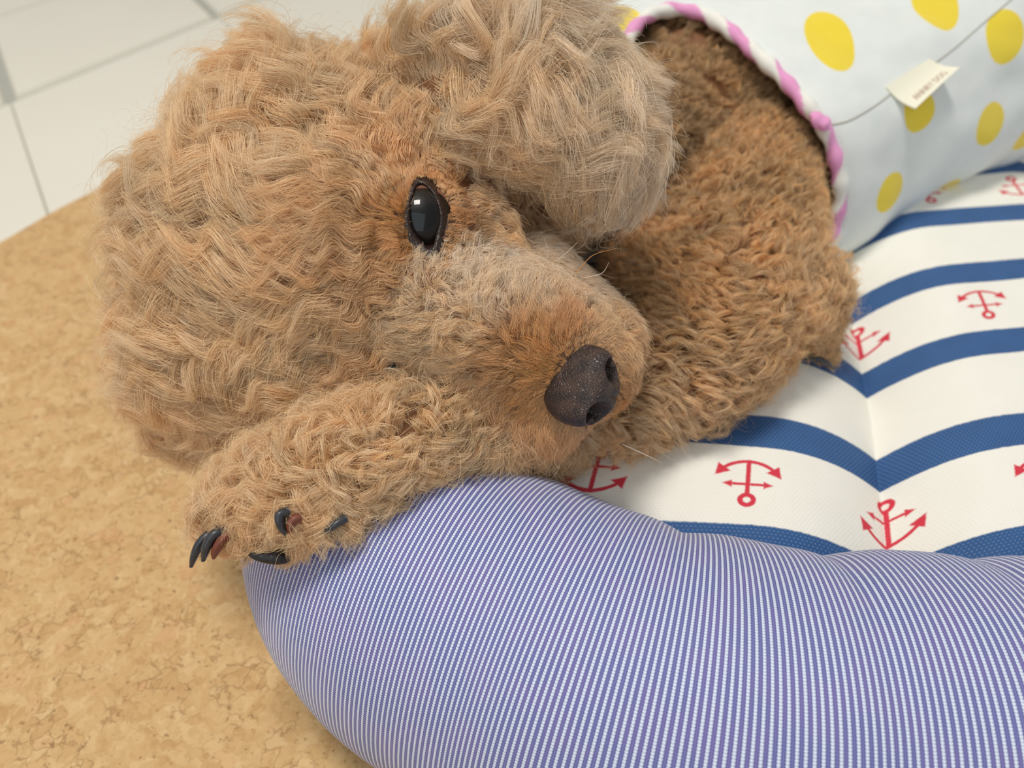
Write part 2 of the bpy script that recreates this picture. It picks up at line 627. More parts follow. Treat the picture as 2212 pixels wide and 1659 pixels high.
bm = bmesh.new()
for c, r, reg in BL:
    bmesh.ops.create_icosphere(bm, subdivisions=3, radius=r, matrix=Matrix.Translation(Vector(c)))
tmp = bpy.data.meshes.new('tmp'); bm.to_mesh(tmp); bm.free()
to = bpy.data.objects.new('tmp', tmp); SC.collection.objects.link(to)
md = to.modifiers.new('r', 'REMESH'); md.mode = 'VOXEL'; md.voxel_size = .0018
ms = to.modifiers.new('s', 'SMOOTH'); ms.iterations = 14; ms.factor = .6
dg = bpy.context.evaluated_depsgraph_get()
bmesh_me = bpy.data.meshes.new_from_object(to.evaluated_get(dg))
bpy.data.objects.remove(to); bpy.data.meshes.remove(tmp)
bmesh_me.name = 'body'
nv_ = len(bmesh_me.vertices)
BVs = np.empty(nv_ * 3, dtype=np.float32); bmesh_me.vertices.foreach_get('co', BVs); BVs = BVs.reshape(-1, 3).astype(float)
bmesh_me.polygons.foreach_set('use_smooth', [True] * len(bmesh_me.polygons))
# eye socket
SOCK = np.array([917, 466.0])
q_ = BVs - CAM
dd_ = q_ @ FW
pu_, pv_ = 1106 + F * (q_ @ RT) / dd_, 829.5 - F * (q_ @ UP) / dd_
e_ = ((pu_ - 917) / 36) ** 2 + ((pv_ - 466) / 74) ** 2
fr_ = (np.linalg.norm(BVs - P(917, 466, .238), axis=1) < .022) & (dd_ < .262)
BV0 = BVs.copy()
BVs[fr_] += FW * (np.clip(1.25 - e_[fr_], 0, 1) ** .6 * .011)[:, None]
bmesh_me.vertices.foreach_set('co', BVs.astype(np.float32).ravel())
BC = np.array([b[0] for b in BL]); BR = np.array([b[1] for b in BL]); BG = np.array([b[2] for b in BL])


def region(pts):
    out = np.empty(len(pts), int)
    for i in range(0, len(pts), 20000):
        d = np.linalg.norm(pts[i:i + 20000, None] - BC[None], axis=2) - BR[None]
        out[i:i + 20000] = BG[np.argmin(d, 1)]
    return out


def projv(p):
    q = p - CAM
    d = q @ FW
    return 1106 + F * (q @ RT) / d, 829.5 - F * (q @ UP) / d, d


body_bvh = BVHTree.FromPolygons([Vector(v) for v in BV0], [tuple(p.vertices) for p in bmesh_me.polygons])


def hit(bvh, u, v):
    dr = Vector(FW + (u - 1106) / F * RT - (v - 829.5) / F * UP).normalized()
    h = bvh.ray_cast(Vector(CAM), dr)
    return (None, None) if h[0] is None else (np.array(h[0]), np.array(h[1]))


def mat_skin():
    k = NT('dog_skin')
    co = k.n('TexCoord').outputs['Object']
    nz = k.n('TexNoise', None, Vector=co, Scale=300.0, Detail=3.0).outputs[0]
    c = k.mix(nz, lin(118, 78, 48), lin(140, 98, 64))
    # dark bare skin close to the nose and the eye
    for p_, r0, r1 in ((hit(body_bvh, 921, 470)[0], .0125, .0165), (hit(body_bvh, 1265, 835)[0], .012, .017)):
        dd = k.n('VectorMath', {'operation': 'DISTANCE'}, _0=co, _1=tuple(p_)).outputs['Value']
        f = k.math('SUBTRACT', 1.0, k.sstep(dd, r0, r1))
        c = k.mix(k.math('MULTIPLY', f, .9), c, lin(72, 45, 34))
    return k.bsdf(c, .7, bump=nz, strength=.3, dist=.0004)


bmesh_me.materials.clear()
bmesh_me.materials.append(mat_skin())
body = bpy.data.objects.new('body', bmesh_me)
SC.collection.objects.link(body)
adopt(body, dog)

# ------------------------------------------------------------------ eye
EYE_PX = [(907, 396), (921, 403), (936, 419), (945, 440), (950, 462), (949, 484), (943, 506), (937, 529), (926, 537), (910, 523), (897, 508), (888, 490), (885, 468), (887, 441), (893, 418), (899, 403)]
ep, en = hit(body_bvh, 917, 466)
ec = ep + FW * .0120 - RT * .0016
ER = .0132
k = NT('dog_iris')
co = k.n('TexCoord').outputs['Object']
view = nrm(CAM - ec)
gaze = nrm(view * .93 + RT * .10 - UP * .02 + cv(-.12, -.22, 0))
dt = k.n('VectorMath', {'operation': 'DOT_PRODUCT'}, _0=k.n('VectorMath', {'operation': 'NORMALIZE'}, _0=k.n('VectorMath', {'operation': 'SUBTRACT'}, _0=co, _1=tuple(ec)).outputs[0]).outputs[0], _1=tuple(gaze)).outputs['Value']
iris = k.ramp(k.math('ARCCOSINE', dt), [(0, lin(8, 8, 10)), (.33, lin(8, 8, 10)), (.37, lin(24, 19, 17)), (.68, lin(34, 26, 21)), (.74, lin(12, 10, 9)), (.80, lin(120, 84, 66)), (1, lin(150, 110, 90))])
k.bsdf(iris, .4, Coat_Weight=.5, Coat_Roughness=.02, Specular_IOR_Level=.15)
M_eye = k.m
bm = bmesh.new()
bmesh.ops.create_uvsphere(bm, u_segments=64, v_segments=48, radius=ER, matrix=Matrix.Translation(Vector(ec)))
me = bpy.data.meshes.new('eye'); bm.to_mesh(me); bm.free()
me.polygons.foreach_set('use_smooth', [True] * len(me.polygons)); me.materials.append(M_eye)
eye = bpy.data.objects.new('eye', me); SC.collection.objects.link(eye); adopt(eye, dog)
eye_bvh = BVHTree.FromPolygons([v.co.copy() for v in me.vertices], [tuple(p.vertices) for p in me.polygons])
# the other eye, half closed and pressed against the paw
e2p, e2n = hit(body_bvh, 838, 798)
bm = bmesh.new()
bmesh.ops.create_uvsphere(bm, u_segments=40, v_segments=28, radius=1)
a1_, a2_ = cv(.95, -.30, 0), cv(.30, .95, 0)
for vt in bm.verts:
    x_, y_, z_ = vt.co
    vt.co = Vector(e2p + FW * .0015 + a1_ * x_ * .0075 + a2_ * y_ * .0036 + cv(0, 0, 1) * z_ * .0035)
me2 = bpy.data.meshes.new('eye'); bm.to_mesh(me2); bm.free()
me2.polygons.foreach_set('use_smooth', [True] * len(me2.polygons))
k2 = NT('closed_eye_rim'); k2.bsdf(lin(22, 16, 15), .35); me2.materials.append(k2.m)
eye2 = bpy.data.objects.new('eye', me2); SC.collection.objects.link(eye2); adopt(eye2, dog)
eye2['label'] = 'dark half closed eye above the paw'
# lids: rings from the almond outwards
al = catmull(np.array(EYE_PX + [EYE_PX[0]], float), 97)[:-1]
cpx = al.mean(0)
rows = [(-2.0, .0008, 0), (0.0, .0000, 0), (2.5, -.0005, 0), (6, -.0006, .3), (11, -.0003, .7), (17, .0001, 1), (30, .0012, 1)]
LV = []
for off, dz, mixb in rows:
    for q in al:
        dd = nrm(q - cpx)
        if dd[1] > .8:
            off2 = off * 1.7 if off > 0 else off
        else:
            off2 = off
        uu, vv = q + dd * off2
        he = hit(eye_bvh, *(q - dd * 3))[0]
        hb = hit(body_bvh, uu, vv)[0]
        de = proj(he)[2] if he is not None else proj(ec)[2] - ER * .5
        db = proj(hb)[2] if hb is not None else de
        d = min(de * (1 - mixb) + db * mixb, db - .0002 * (1 - mixb)) + dz
        LV.append(P(uu, vv, d))
LF = [(b, a, d_, c) for a, b, c, d_ in grid_faces(len(rows), len(al), cvv=True)]
k = NT('dark_eyelid_skin')
co = k.n('TexCoord').outputs['Object']
vb = k.n('TexVoronoi', None, Vector=co, Scale=1500.0).outputs['Distance']
k.bsdf(k.mix(vb, lin(26, 18, 17), lin(56, 38, 33)), .42, bump=vb, strength=.6, dist=.0003)
lid = meshobj('eyelid', LV, LF, (k.m,))
lid['label'] = 'dark wet eyelid rim'
adopt(lid, dog)

# ------------------------------------------------------------------ nose
nL = nrm(cv(-.36, .93, .10))                          # sideways axis between the nostrils
nF = cv(.76, .20, .62); nF = nrm(nF - nL * (nF @ nL))  # where the nose points
nU = np.cross(nF, nL)
if nU @ cv(0, 0, 1) < 0:
    nU = -nU
nc = P(1264, 836, .2430)
NV = []
NS, NR = 160, 110
for i in range(NR + 1):
    th = math.pi * i / NR
    for j in range(NS):
        ph = 2 * math.pi * j / NS
        f, l, up_ = math.cos(th), math.sin(th) * math.cos(ph), math.sin(th) * math.sin(ph)
        # squarer front
        x = np.array([l, f, up_])
        sq = (abs(l) ** 2.6 + abs(f) ** 2.6 + abs(up_) ** 2.6) ** (-1 / 2.6)
        x = x * sq
        p = np.array([x[0] * .0132, x[1] * .0104, x[2] * .0092])
        if x[2] < 0:
            p[0] *= 1 - .28 * (-x[2])
        if x[1] < 0:
            p[1] *= 1.2
        # nostrils: comma shaped hollows on both sides of the front
        if x[1] > -.2:
            for sg in (-1, 1):
                ax_, az_ = x[0] * sg, x[2]
                a1 = (ax_ - .54) / .25
                a2 = (az_ - .02 + .25 * (ax_ - .5)) / .46
                e = math.exp(-(a1 * a1 + a2 * a2) ** 1.5)
                p[1] -= .0085 * e * max(0, min(1, (x[1] + .2) / .4))
                # slit running back to the side
                a3 = (az_ + .15) / .14
                e2 = math.exp(-a3 * a3) * max(0, min(1, (ax_ - .6) / .25))
                p[0] -= sg * .0022 * e2
                # raised wing above the nostril
                a4 = (ax_ - .62) / .35
                a5 = (az_ - .52) / .25
                p += np.array([sg * .0006, .0009, .0004]) * math.exp(-a4 * a4 - a5 * a5)
            # groove down the middle
            p[1] -= .0008 * math.exp(-(x[0] / .07) ** 2) * max(0, min(1, (.3 - x[2]) / .4)) * max(0, x[1])
        NV.append(nc + nL * p[0] + nF * p[1] + nU * p[2])
k = NT('nose_leather')
co = k.n('TexCoord').outputs['Object']
vor = k.n('TexVoronoi', {'feature': 'DISTANCE_TO_EDGE'}, Vector=co, Scale=1050.0).outputs['Distance']
nz = k.n('TexNoise', None, Vector=co, Scale=220.0, Detail=3.0).outputs[0]
hh = k.sstep(vor, 0, .22)
c = k.mix(k.sstep(nz, .35, .65), lin(52, 42, 40), lin(84, 64, 56))
c = k.mix(k.math('MULTIPLY', k.math('SUBTRACT', 1.0, hh), .4), c, lin(34, 26, 25))
k.bsdf(c, .42, bump=hh, strength=.6, dist=.0003, Specular_IOR_Level=.5)
nfc = grid_faces(NR + 1, NS, cvv=True)
nose = meshobj('nose', NV, nfc, (k.m,))
adopt(nose, dog)

# ------------------------------------------------------------------ claws and pads
k = NT('dark_claw')
co = k.n('TexCoord').outputs['Object']
nz = k.n('TexNoise', None, Vector=co, Scale=400.0, Detail=2.0).outputs[0]
k.bsdf(k.mix(nz, lin(30, 32, 38), lin(74, 76, 82)), .3, bump=nz, strength=.2, dist=.0003)
M_claw = k.m
k = NT('reddish_claw_bed')
k.bsdf(lin(120, 66, 50), .5)
M_quick = k.m
k = NT('black_paw_pad')
co = k.n('TexCoord').outputs['Object']
nz = k.n('TexVoronoi', None, Vector=co, Scale=1400.0).outputs['Distance']
k.bsdf(lin(30, 30, 36), .6, bump=nz, strength=.5, dist=.0003)
M_pad = k.m


def claw(pts, w0, flat=.62):
    """pts: pixel path base -> tip with depth; curved tapering claw"""
    q = catmull(np.array([P(*p) for p in pts]), 16)
    V, Fm, mi = [], [], []
    for i, c in enumerate(q):
        t = i / 15
        tg = nrm(q[min(i + 1, 15)] - q[max(i - 1, 0)])
        sd = nrm(np.cross(tg, FW)); up_ = np.cross(sd, tg)
        r = w0 * (1 - t ** 3 * .68)
        for j in range(16):
            a = 2 * math.pi * j / 16
            V.append(c + sd * math.cos(a) * r * flat + up_ * math.sin(a) * r)
    Fm = grid_faces(16, 16, cvv=True)
    Fm.append(tuple(range(240, 256)))
    Fm.append(tuple(range(15, -1, -1)))
    for f in Fm:
        mi.append(0)
    o = meshobj('claw', V, Fm, (M_claw,))
    adopt(o, dog)
    return o


claw([(458, 1150, .2380), (435, 1170, .2365), (421, 1197, .2365), (413, 1224, .2375)], .0024)
claw([(490, 1145, .2345), (463, 1155, .2325), (447, 1180, .2320), (439, 1211, .2330)], .0028)
claw([(618, 1106, .2215), (605, 1114, .2200), (607, 1135, .2200), (617, 1154, .2212)], .0025)
claw([(745, 1120, .2260), (728, 1130, .2245), (712, 1142, .2240), (700, 1152, .2250)], .0022)
claw([(1745, 772, .343), (1768, 776, .340), (1786, 784, .340), (1800, 797, .342)], .0022)
# reddish inner face of the second and third claws
for pts, ww in ((((498, 1150, .2340), (482, 1165, .2328), (468, 1185, .2330), (462, 1205, .2342)), .0027), (((645, 1118, .2220), (634, 1124, .2210), (628, 1136, .2212), (625, 1148, .2222)), .0024)):
    o = claw(list(pts), ww)
    o.name = 'claw_bed'
    o.data.materials[0] = M_quick
    o['label'] = 'reddish claw bed'
for (u, v, d, ru, rv, ang) in ((583, 1202, .2305, 46, 15, .12), (718, 1143, .2300, 28, 16, -.45), (545, 1180, .2350, 20, 12, .5)):
    bm = bmesh.new()
    bmesh.ops.create_uvsphere(bm, u_segments=32, v_segments=24, radius=1)
    e1, e2 = cv(math.cos(ang), math.sin(ang), 0), cv(-math.sin(ang), math.cos(ang), 0)
    for vt in bm.verts:
        x, y, z = vt.co
        p = P(u, v, d) + e1 * x * ru * d / F + e2 * y * rv * d / F * (1 + .2 * x) + cv(0, 0, 1) * z * .0035
        vt.co = Vector(p)
    me = bpy.data.meshes.new('paw_pad'); bm.to_mesh(me); bm.free()
    me.polygons.foreach_set('use_smooth', [True] * len(me.polygons)); me.materials.append(M_pad)
    o = bpy.data.objects.new('paw_pad', me); SC.collection.objects.link(o); adopt(o, dog)

# ------------------------------------------------------------------ shirt
RA = [(1345, 110, .405), (1385, 45, .415), (1445, 22, .425), (1510, 28, .42), (1560, 55, .41), (1610, 95, .40), (1660, 140, .392), (1705, 185, .387), (1740, 225, .384),
      (1775, 270, .384), (1798, 320, .388), (1812, 375, .394), (1815, 430, .402), (1805, 475, .410), (1790, 530, .42), (1730, 570, .44), (1600, 560, .47), (1450, 450, .48), (1360, 300, .45), (1330, 180, .42)]
RM = [(1215, 90, .46), (1250, -20, .46), (1320, -90, .46), (1440, -110, .455), (1540, -70, .44), (1650, -10, .42), (1730, 60, .402), (1790, 120, .392), (1840, 175, .387),
      (1880, 235, .386), (1898, 300, .39), (1905, 370, .4), (1905, 430, .41), (1890, 485, .42), (1850, 540, .432), (1790, 590, .46), (1600, 560, .5), (1450, 450, .51), (1300, 300, .49), (1240, 180, .47)]
NT_ = 220


def closed(c):
    c = list(c)
    m = len(c)
    pts = np.array([P(*q) for q in c])
    o = []
    for t in np.linspace(0, m, NT_, endpoint=False):
        i = int(t); f = t - i
        a, b, c2, d = pts[(i - 1) % m], pts[i % m], pts[(i + 1) % m], pts[(i + 2) % m]
        o.append(.5 * (2 * b + (c2 - a) * f + (2 * a - 5 * b + 4 * c2 - d) * f * f + (3 * b - a - 3 * c2 + d) * f ** 3))
    return np.array(o)


ringA, ringM = closed(RA), closed(RM)
CB, CC, CD = P(2020, 135, .50), P(2300, 40, .54), P(2450, -25, .57)
axd = nrm(CC - CB)
ref = ringM - ringM.mean(0)
e1 = nrm(np.cross(axd, [0, 0, 1])); e2 = np.cross(e1, axd)


def circ(c, r, tilt=0.0):
    dirs = ref - np.outer(ref @ axd, axd)
    an_ = np.unwrap(np.arctan2(dirs @ e2, dirs @ e1))
    lin_ = np.linspace(an_[0], an_[0] + (2 * math.pi if an_[-1] > an_[0] else -2 * math.pi), NT_, endpoint=False)
    an_ = .5 * an_ + .5 * lin_
    return c + r * (np.outer(np.cos(an_), e1) + np.outer(np.sin(an_), e2 * .95))


rC, rD = circ(CC, .083), circ(CD, .080)
lowD = np.clip(-(rD - CD) @ UP / .08, -.2, 1)[:, None]
rD = rD - axd * .125 * np.maximum(lowD, 0)
rC = rC - axd * .06 * np.maximum(lowD, 0)
keys = [ringA, ringM, circ(CB, .081), rC, rD]
SROW = 120
SV = []
kk = np.array([0, .22, .55, .85, 1.0])
for i in range(SROW + 1):
    t = i / SROW
    seg = min(np.searchsorted(kk, t, side='right') - 1, len(keys) - 2)
    f = (t - kk[seg]) / (kk[seg + 1] - kk[seg])
    p0 = keys[max(seg - 1, 0)]; p1 = keys[seg]; p2 = keys[seg + 1]; p3 = keys[min(seg + 2, len(keys) - 1)]
    q = .5 * (2 * p1 + (p2 - p0) * f + (2 * p0 - 5 * p1 + 4 * p2 - p3) * f * f + (3 * p1 - p0 - 3 * p2 + p3) * f ** 3)
    SV.append(q)
SV = np.array(SV)
cen_ = SV.mean(1, keepdims=True)
rad = nrm(SV - cen_)
wr = np.array([[noise.noise(Vector(p * 26)) * .0050 + noise.noise(Vector((p[0] * 14 + 3, p[1] * 60, p[2] * 14))) * .0040 + noise.noise(Vector(p * 75)) * .0009 for p in row] for row in SV])
def fold(a, b, wd, h):
    """soft crease in the jersey between two places"""
    a, b = np.array(P(*a)), np.array(P(*b))
    t_ = np.clip(((SV - a) @ (b - a)) / ((b - a) @ (b - a)), 0, 1)
    dd = np.linalg.norm(SV - (a + t_[..., None] * (b - a)), axis=-1)
    return h * np.exp(-(dd / wd) ** 2) * np.sin(math.pi * np.clip(t_, .04, .96))


wr += fold((1950, 215, .40), (1990, 440, .43), .009, -.005) + fold((1840, 250, .39), (1860, 480, .41), .010, .004) + fold((2100, 120, .43), (2110, 420, .46), .010, .005)
wr += fold((1600, 40, .42), (1900, 160, .40), .010, -.004) + fold((2120, 20, .45), (2190, 330, .47), .006, -.005)
wr *= np.linspace(0, 1, SROW + 1)[:, None] ** .4
SV = SV + rad * wr[..., None]
# it rests on the cushion: the underside is pressed flat
SVf = SV.reshape(-1, 3)
SVf[:, 2] = np.maximum(SVf[:, 2], .064 + (SVf[:, 2] < .064) * .002)
sfaces = grid_faces(SROW + 1, NT_, cvv=True)
shirt_bvh = BVHTree.FromPolygons([Vector(v) for v in SVf], sfaces)
DOTS = [(1792, 88, .0128), (2020, 8, .0128), (1987, 238, .0112), (2172, 78, .0125), (2140, 268, .0118), (1925, 417, .0110), (2043, 405, .0085), (1335, 42, .0125), (2225, 290, .0115), (1560, -60, .0125), (2260, -60, .0125), (1700, -150, .0125)]


def mat_shirt():
    k = NT('dotted_jersey')
    co = k.n('TexCoord').outputs['Object']
    dm = None
    for (u, v, r) in DOTS:
        h, n_ = hit(shirt_bvh, u, v)
        if h is None:
            continue
        e = nrm(UP - n_ * (UP @ n_))
        xv = k.n('VectorMath', {'operation': 'SUBTRACT'}, _0=co, _1=tuple(h)).outputs[0]
        l2 = k.n('VectorMath', {'operation': 'DOT_PRODUCT'}, _0=xv, _1=xv).outputs['Value']
        de_ = k.n('VectorMath', {'operation': 'DOT_PRODUCT'}, _0=xv, _1=tuple(e)).outputs['Value']
        kk_ = {1792: 1.75, 2020: 1.5, 2172: 1.15}.get(u, 1.0)
        l2 = k.math('SUBTRACT', l2, k.math('MULTIPLY', k.math('MULTIPLY', de_, de_), 1 - 1 / kk_ ** 2))
        dd = k.math('SUBTRACT', k.math('SQRT', l2), r)
        dm = dd if dm is None else k.math('MINIMUM', dm, dd)
    yel = k.math('SUBTRACT', 1.0, k.sstep(dm, -.0004, .0004))
    nz = k.n('TexNoise', None, Vector=co, Scale=80.0, Detail=3.0).outputs[0]
    wv = k.n('TexWave', {'wave_type': 'BANDS', 'bands_direction': 'DIAGONAL'}, Vector=co, Scale=520.0, Distortion=1.0, Detail=1.0).outputs['Fac']
    c = k.mix(nz, lin(218, 224, 222), lin(234, 237, 233))
    c = k.mix(yel, c, k.mix(nz, lin(236, 208, 50), lin(240, 216, 70)))
    return k.bsdf(c, .85, bump=wv, strength=.12, dist=.0003, Sheen_Weight=.3, Specular_IOR_Level=.2)


shirt = meshobj('shirt', SVf, sfaces, (mat_shirt(),))
so = shirt.modifiers.new('thickness', 'SOLIDIFY'); so.thickness = .0011
n0_ = np.array([p.normal[:] for p in shirt.data.polygons]); c0_ = np.array([p.center[:] for p in shirt.data.polygons])
so.offset = -1 if np.mean(np.einsum('ij,ij->i', n0_, c0_ - SVf.mean(0))) > 0 else 1
shirt['label'] = 'white shirt with yellow dots'
adopt(shirt, dog)


def rope(name, ring, r, mat, parent, closed_=True, nA=14, twist=None):
    n_ = len(ring)
    V, U = [], []
    L = np.concatenate([[0], np.cumsum(np.linalg.norm(np.diff(np.vstack([ring, ring[:1]]), axis=0), axis=1))])
    for i in range(n_ + (1 if closed_ else 0)):
        p = ring[i % n_]
        tg = nrm(ring[(i + 1) % n_] - ring[(i - 1) % n_]) if closed_ else nrm(ring[min(i + 1, n_ - 1)] - ring[max(i - 1, 0)])
        a1 = nrm(np.cross(tg, FW)); a2 = np.cross(a1, tg)
        rr = r(L[i]) if callable(r) else r
        for j in range(nA + 1):
            a = 2 * math.pi * j / nA
            V.append(p + (a1 * math.cos(a) + a2 * math.sin(a)) * rr)
            U.append((L[i], a / (2 * math.pi)))
    o = meshobj(name, V, grid_faces(n_ + (1 if closed_ else 0), nA + 1), (mat,), uvs=U)
    o.parent = parent
    return o


k = NT('pink_and_white_binding')
uv = k.n('UVMap').outputs[0]
sx = k.n('SeparateXYZ', None, Vector=uv)
wn = k.math('MULTIPLY', k.n('TexNoise', None, Vector=uv, Scale=30.0).outputs[0], .2)
ph = k.math('FRACT', k.math('ADD', k.math('ADD', k.math('DIVIDE', sx.outputs[0], .040), k.math('MULTIPLY', sx.outputs[1], 1.0)), wn))
pk = k.math('MULTIPLY', k.sstep(ph, .04, .10), k.math('SUBTRACT', 1.0, k.sstep(ph, .50, .56)))
wv = k.n('TexNoise', None, Vector=uv, Scale=600.0).outputs[0]
k.bsdf(k.mix(pk, lin(242, 240, 232), lin(236, 162, 208)), .85, bump=wv, strength=.3, dist=.0004)
M_trim = k.m
rope('trim', ringA, lambda s: .0037 + .0005 * math.sin(s * 420) + .0003 * math.sin(s * 173), M_trim, shirt)
# hem at the far end of the shirt
hemr = SVf.reshape(SV.shape)[-1]
rope('trim', hemr, .0026, M_trim, shirt)
# seam along the back
sp = []
for u, v in catmull(np.array([(1774, 272), (1830, 262), (1885, 232), (1925, 203), (2000, 150), (2060, 106), (2130, 45), (2185, -2), (2240, -60)]), 90):
    h, n_ = hit(shirt_bvh, u, v)
    if h is not None:
        sp.append(h + nrm(CAM - h) * .00010)
k = NT('seam_thread')
k.bsdf(lin(176, 172, 158), .9)
rope('seam', np.array(sp), .00038, k.m, shirt, closed_=False, nA=8)
# knot where the binding ends meet
kp = P(1772, 262, .377)
kv = []
for i in range(21):
    for j in range(24):
        th, ph_ = math.pi * i / 20, 2 * math.pi * j / 24
        q = np.array([math.sin(th) * math.cos(ph_), math.cos(th), math.sin(th) * math.sin(ph_)])
        q = q * (1 + .15 * math.sin(3 * ph_ + th * 4))
        kv.append(kp + cv(q[0] * .0046 + q[1] * .002, q[1] * .0042, q[2] * .003))
k = NT('pink_binding')
k.bsdf(lin(236, 162, 208), .85)
o = meshobj('knot', kv, grid_faces(21, 24, cvv=True), (k.m,)); o.parent = shirt

# tag
hA, _ = hit(shirt_bvh, 1913, 188)
hB, _ = hit(shirt_bvh, 2008, 128)
hC, _ = hit(shirt_bvh, 2073, 146)
hD, _ = hit(shirt_bvh, 1977, 235)
dA, dB, dC, dD = [proj(h)[2] for h in (hA, hB, hC, hD)]
cA, cB, cC, cD = P(1913, 188, dA - .0006), P(2008, 128, dB - .0006), P(2073, 146, dC - .013), P(1977, 235, dD - .011)
tn = nrm(np.cross(cB - cA, cD - cA))
if tn @ (CAM - cA) < 0:
    tn = -tn
NTU, NTV = 24, 16
TVv, TFf = [], []


def tagp(a, b):
    """a along the seam, b outwards"""
    p = (cA * (1 - a) + cB * a) * (1 - b) + (cD * (1 - a) + cC * a) * b
    return p - tn * .0016 * math.sin(b * math.pi) + tn * .0006 * math.sin(a * math.pi)


for side_ in (0, 1):
    for i in range(NTU + 1):
        for j in range(NTV + 1):
            TVv.append(tagp(i / NTU, j / NTV) + tn * (.00035 - .0007 * side_ - .0009 * side_ * (1 - (j / NTV)) * (1 - j / NTV) * 0))
gf = grid_faces(NTU + 1, NTV + 1)
off = (NTU + 1) * (NTV + 1)
TFf = list(gf) + [tuple(off + q for q in reversed(f)) for f in gf]
W_ = NTV + 1
for i in range(NTU):
    for j in (0, NTV):
        a, b = i * W_ + j, (i + 1) * W_ + j
        TFf.append((a, b, off + b, off + a))
for j in range(NTV):
    for i in (0, NTU):
        a, b = i * W_ + j, i * W_ + j + 1
        TFf.append((a, b, off + b, off + a))
tm = [0] * len(TFf)
# stitched lettering on the tag
tc = bpy.data.curves.new('t', 'FONT'); tc.body = 'ANNRY DOG'; tc.size = 1; tc.resolution_u = 3
tob = bpy.data.objects.new('t', tc); SC.collection.objects.link(tob)
dg = bpy.context.evaluated_depsgraph_get(); dg.update()
tme = bpy.data.meshes.new_from_object(tob.evaluated_get(dg))
tx = np.array([v.co[:] for v in tme.vertices])
x0, x1_, y0, y1_ = tx[:, 0].min(), tx[:, 0].max(), tx[:, 1].min(), tx[:, 1].max()
base = len(TVv)
for p in tx:
    a = .14 + .70 * (p[0] - x0) / (x1_ - x0)
    b = .86 - .20 * (p[1] - y0) / (y1_ - y0)
    TVv.append(tagp(a, b) + tn * .00045)
for p in tme.polygons:
    TFf.append(tuple(base + q for q in p.vertices)); tm.append(1)
bpy.data.objects.remove(tob); bpy.data.curves.remove(tc); bpy.data.meshes.remove(tme)
k = NT('cream_ribbon'); k.bsdf(lin(240, 236, 216), .7); M_tag = k.m
k = NT('brown_thread'); k.bsdf(lin(178, 138, 118), .8); M_thr = k.m
tag = meshobj('tag', TVv, TFf, (M_tag, M_thr), fmat=tm, smooth=False)
tag['label'] = 'cream fabric tag'
tag.parent = shirt

# ------------------------------------------------------------------ fur
rng = np.random.default_rng(7)

# control points: u, v, flow du, dv, lift, length mm, wave amp mm, wave length mm, colour
TAN, ORG, LEGC, PALE, DEEP = [np.array(lin(*c)[:3]) for c in ((247, 220, 178), (230, 174, 100), (228, 190, 136), (248, 230, 204), (190, 120, 62))]
CT_HEAD = [
    (930, 280, -.1, -1, .4, 20, 2.2, 16, TAN), (800, 300, -.5, -1, .45, 28, 3.0, 19, TAN), (650, 250, -.5, -1, .5, 30, 4.2, 23, TAN), (480, 300, -.8, -.8, .5, 28, 4.2, 23, TAN),
    (330, 450, -1, -.3, .5, 28, 4.2, 23, TAN), (320, 600, -1, .1, .5, 30, 4.2, 23, TAN), (400, 750, -1, .5, .5, 30, 4.2, 23, TAN), (520, 850, -.8, .8, .45, 28, 3.6, 19, TAN),
    (700, 820, -.9, .5, .22, 26, 2.4, 19, TAN), (700, 680, -1, .35, .22, 30, 3.0, 20, TAN), (560, 560, -1, .2, .3, 30, 4.2, 23, TAN), (600, 420, -.8, -.3, .3, 32, 4.2, 23, TAN),
    (720, 350, -.6, -.6, .3, 28, 3.2, 19, TAN), (800, 500, -1, -.1, .2, 24, 2.4, 18, TAN * .65 + ORG * .35), (830, 420, -.9, -.7, .2, 18, 1.6, 16, TAN * .6 + ORG * .4), (860, 560, -.9, .5, .18, 17, 1.6, 15, TAN * .5 + ORG * .5),
    (900, 620, -.7, .8, .2, 13, 1.4, 11, TAN), (850, 700, -.9, .5, .2, 18, 1.8, 15, TAN), (820, 770, -.9, .6, .15, 16, 1.4, 14, TAN * .7 + ORG * .3),
    (960, 400, .5, -.85, .22, 8, .5, 10, ORG * .6 + TAN * .4), (900, 350, -.1, -1, .3, 11, .8, 11, TAN * .5 + ORG * .5), (870, 470, -1, -.1, .2, 12, .8, 12, ORG), (930, 575, -.3, .9, .2, 9, .6, 10, ORG * .6 + DEEP * .4), (990, 480, 1, -.1, .22, 7, .5, 10, ORG * .6 + DEEP * .4), (1040, 420, .9, -.5, .25, 8, .6, 10, TAN * .8 + PALE * .2),
    (990, 540, .9, .3, .2, 7, .5, 9, ORG * .6 + TAN * .4), (1080, 500, .9, .0, .25, 8, .6, 9, TAN), (1010, 340, .5, -.8, .3, 10, .8, 10, TAN)]
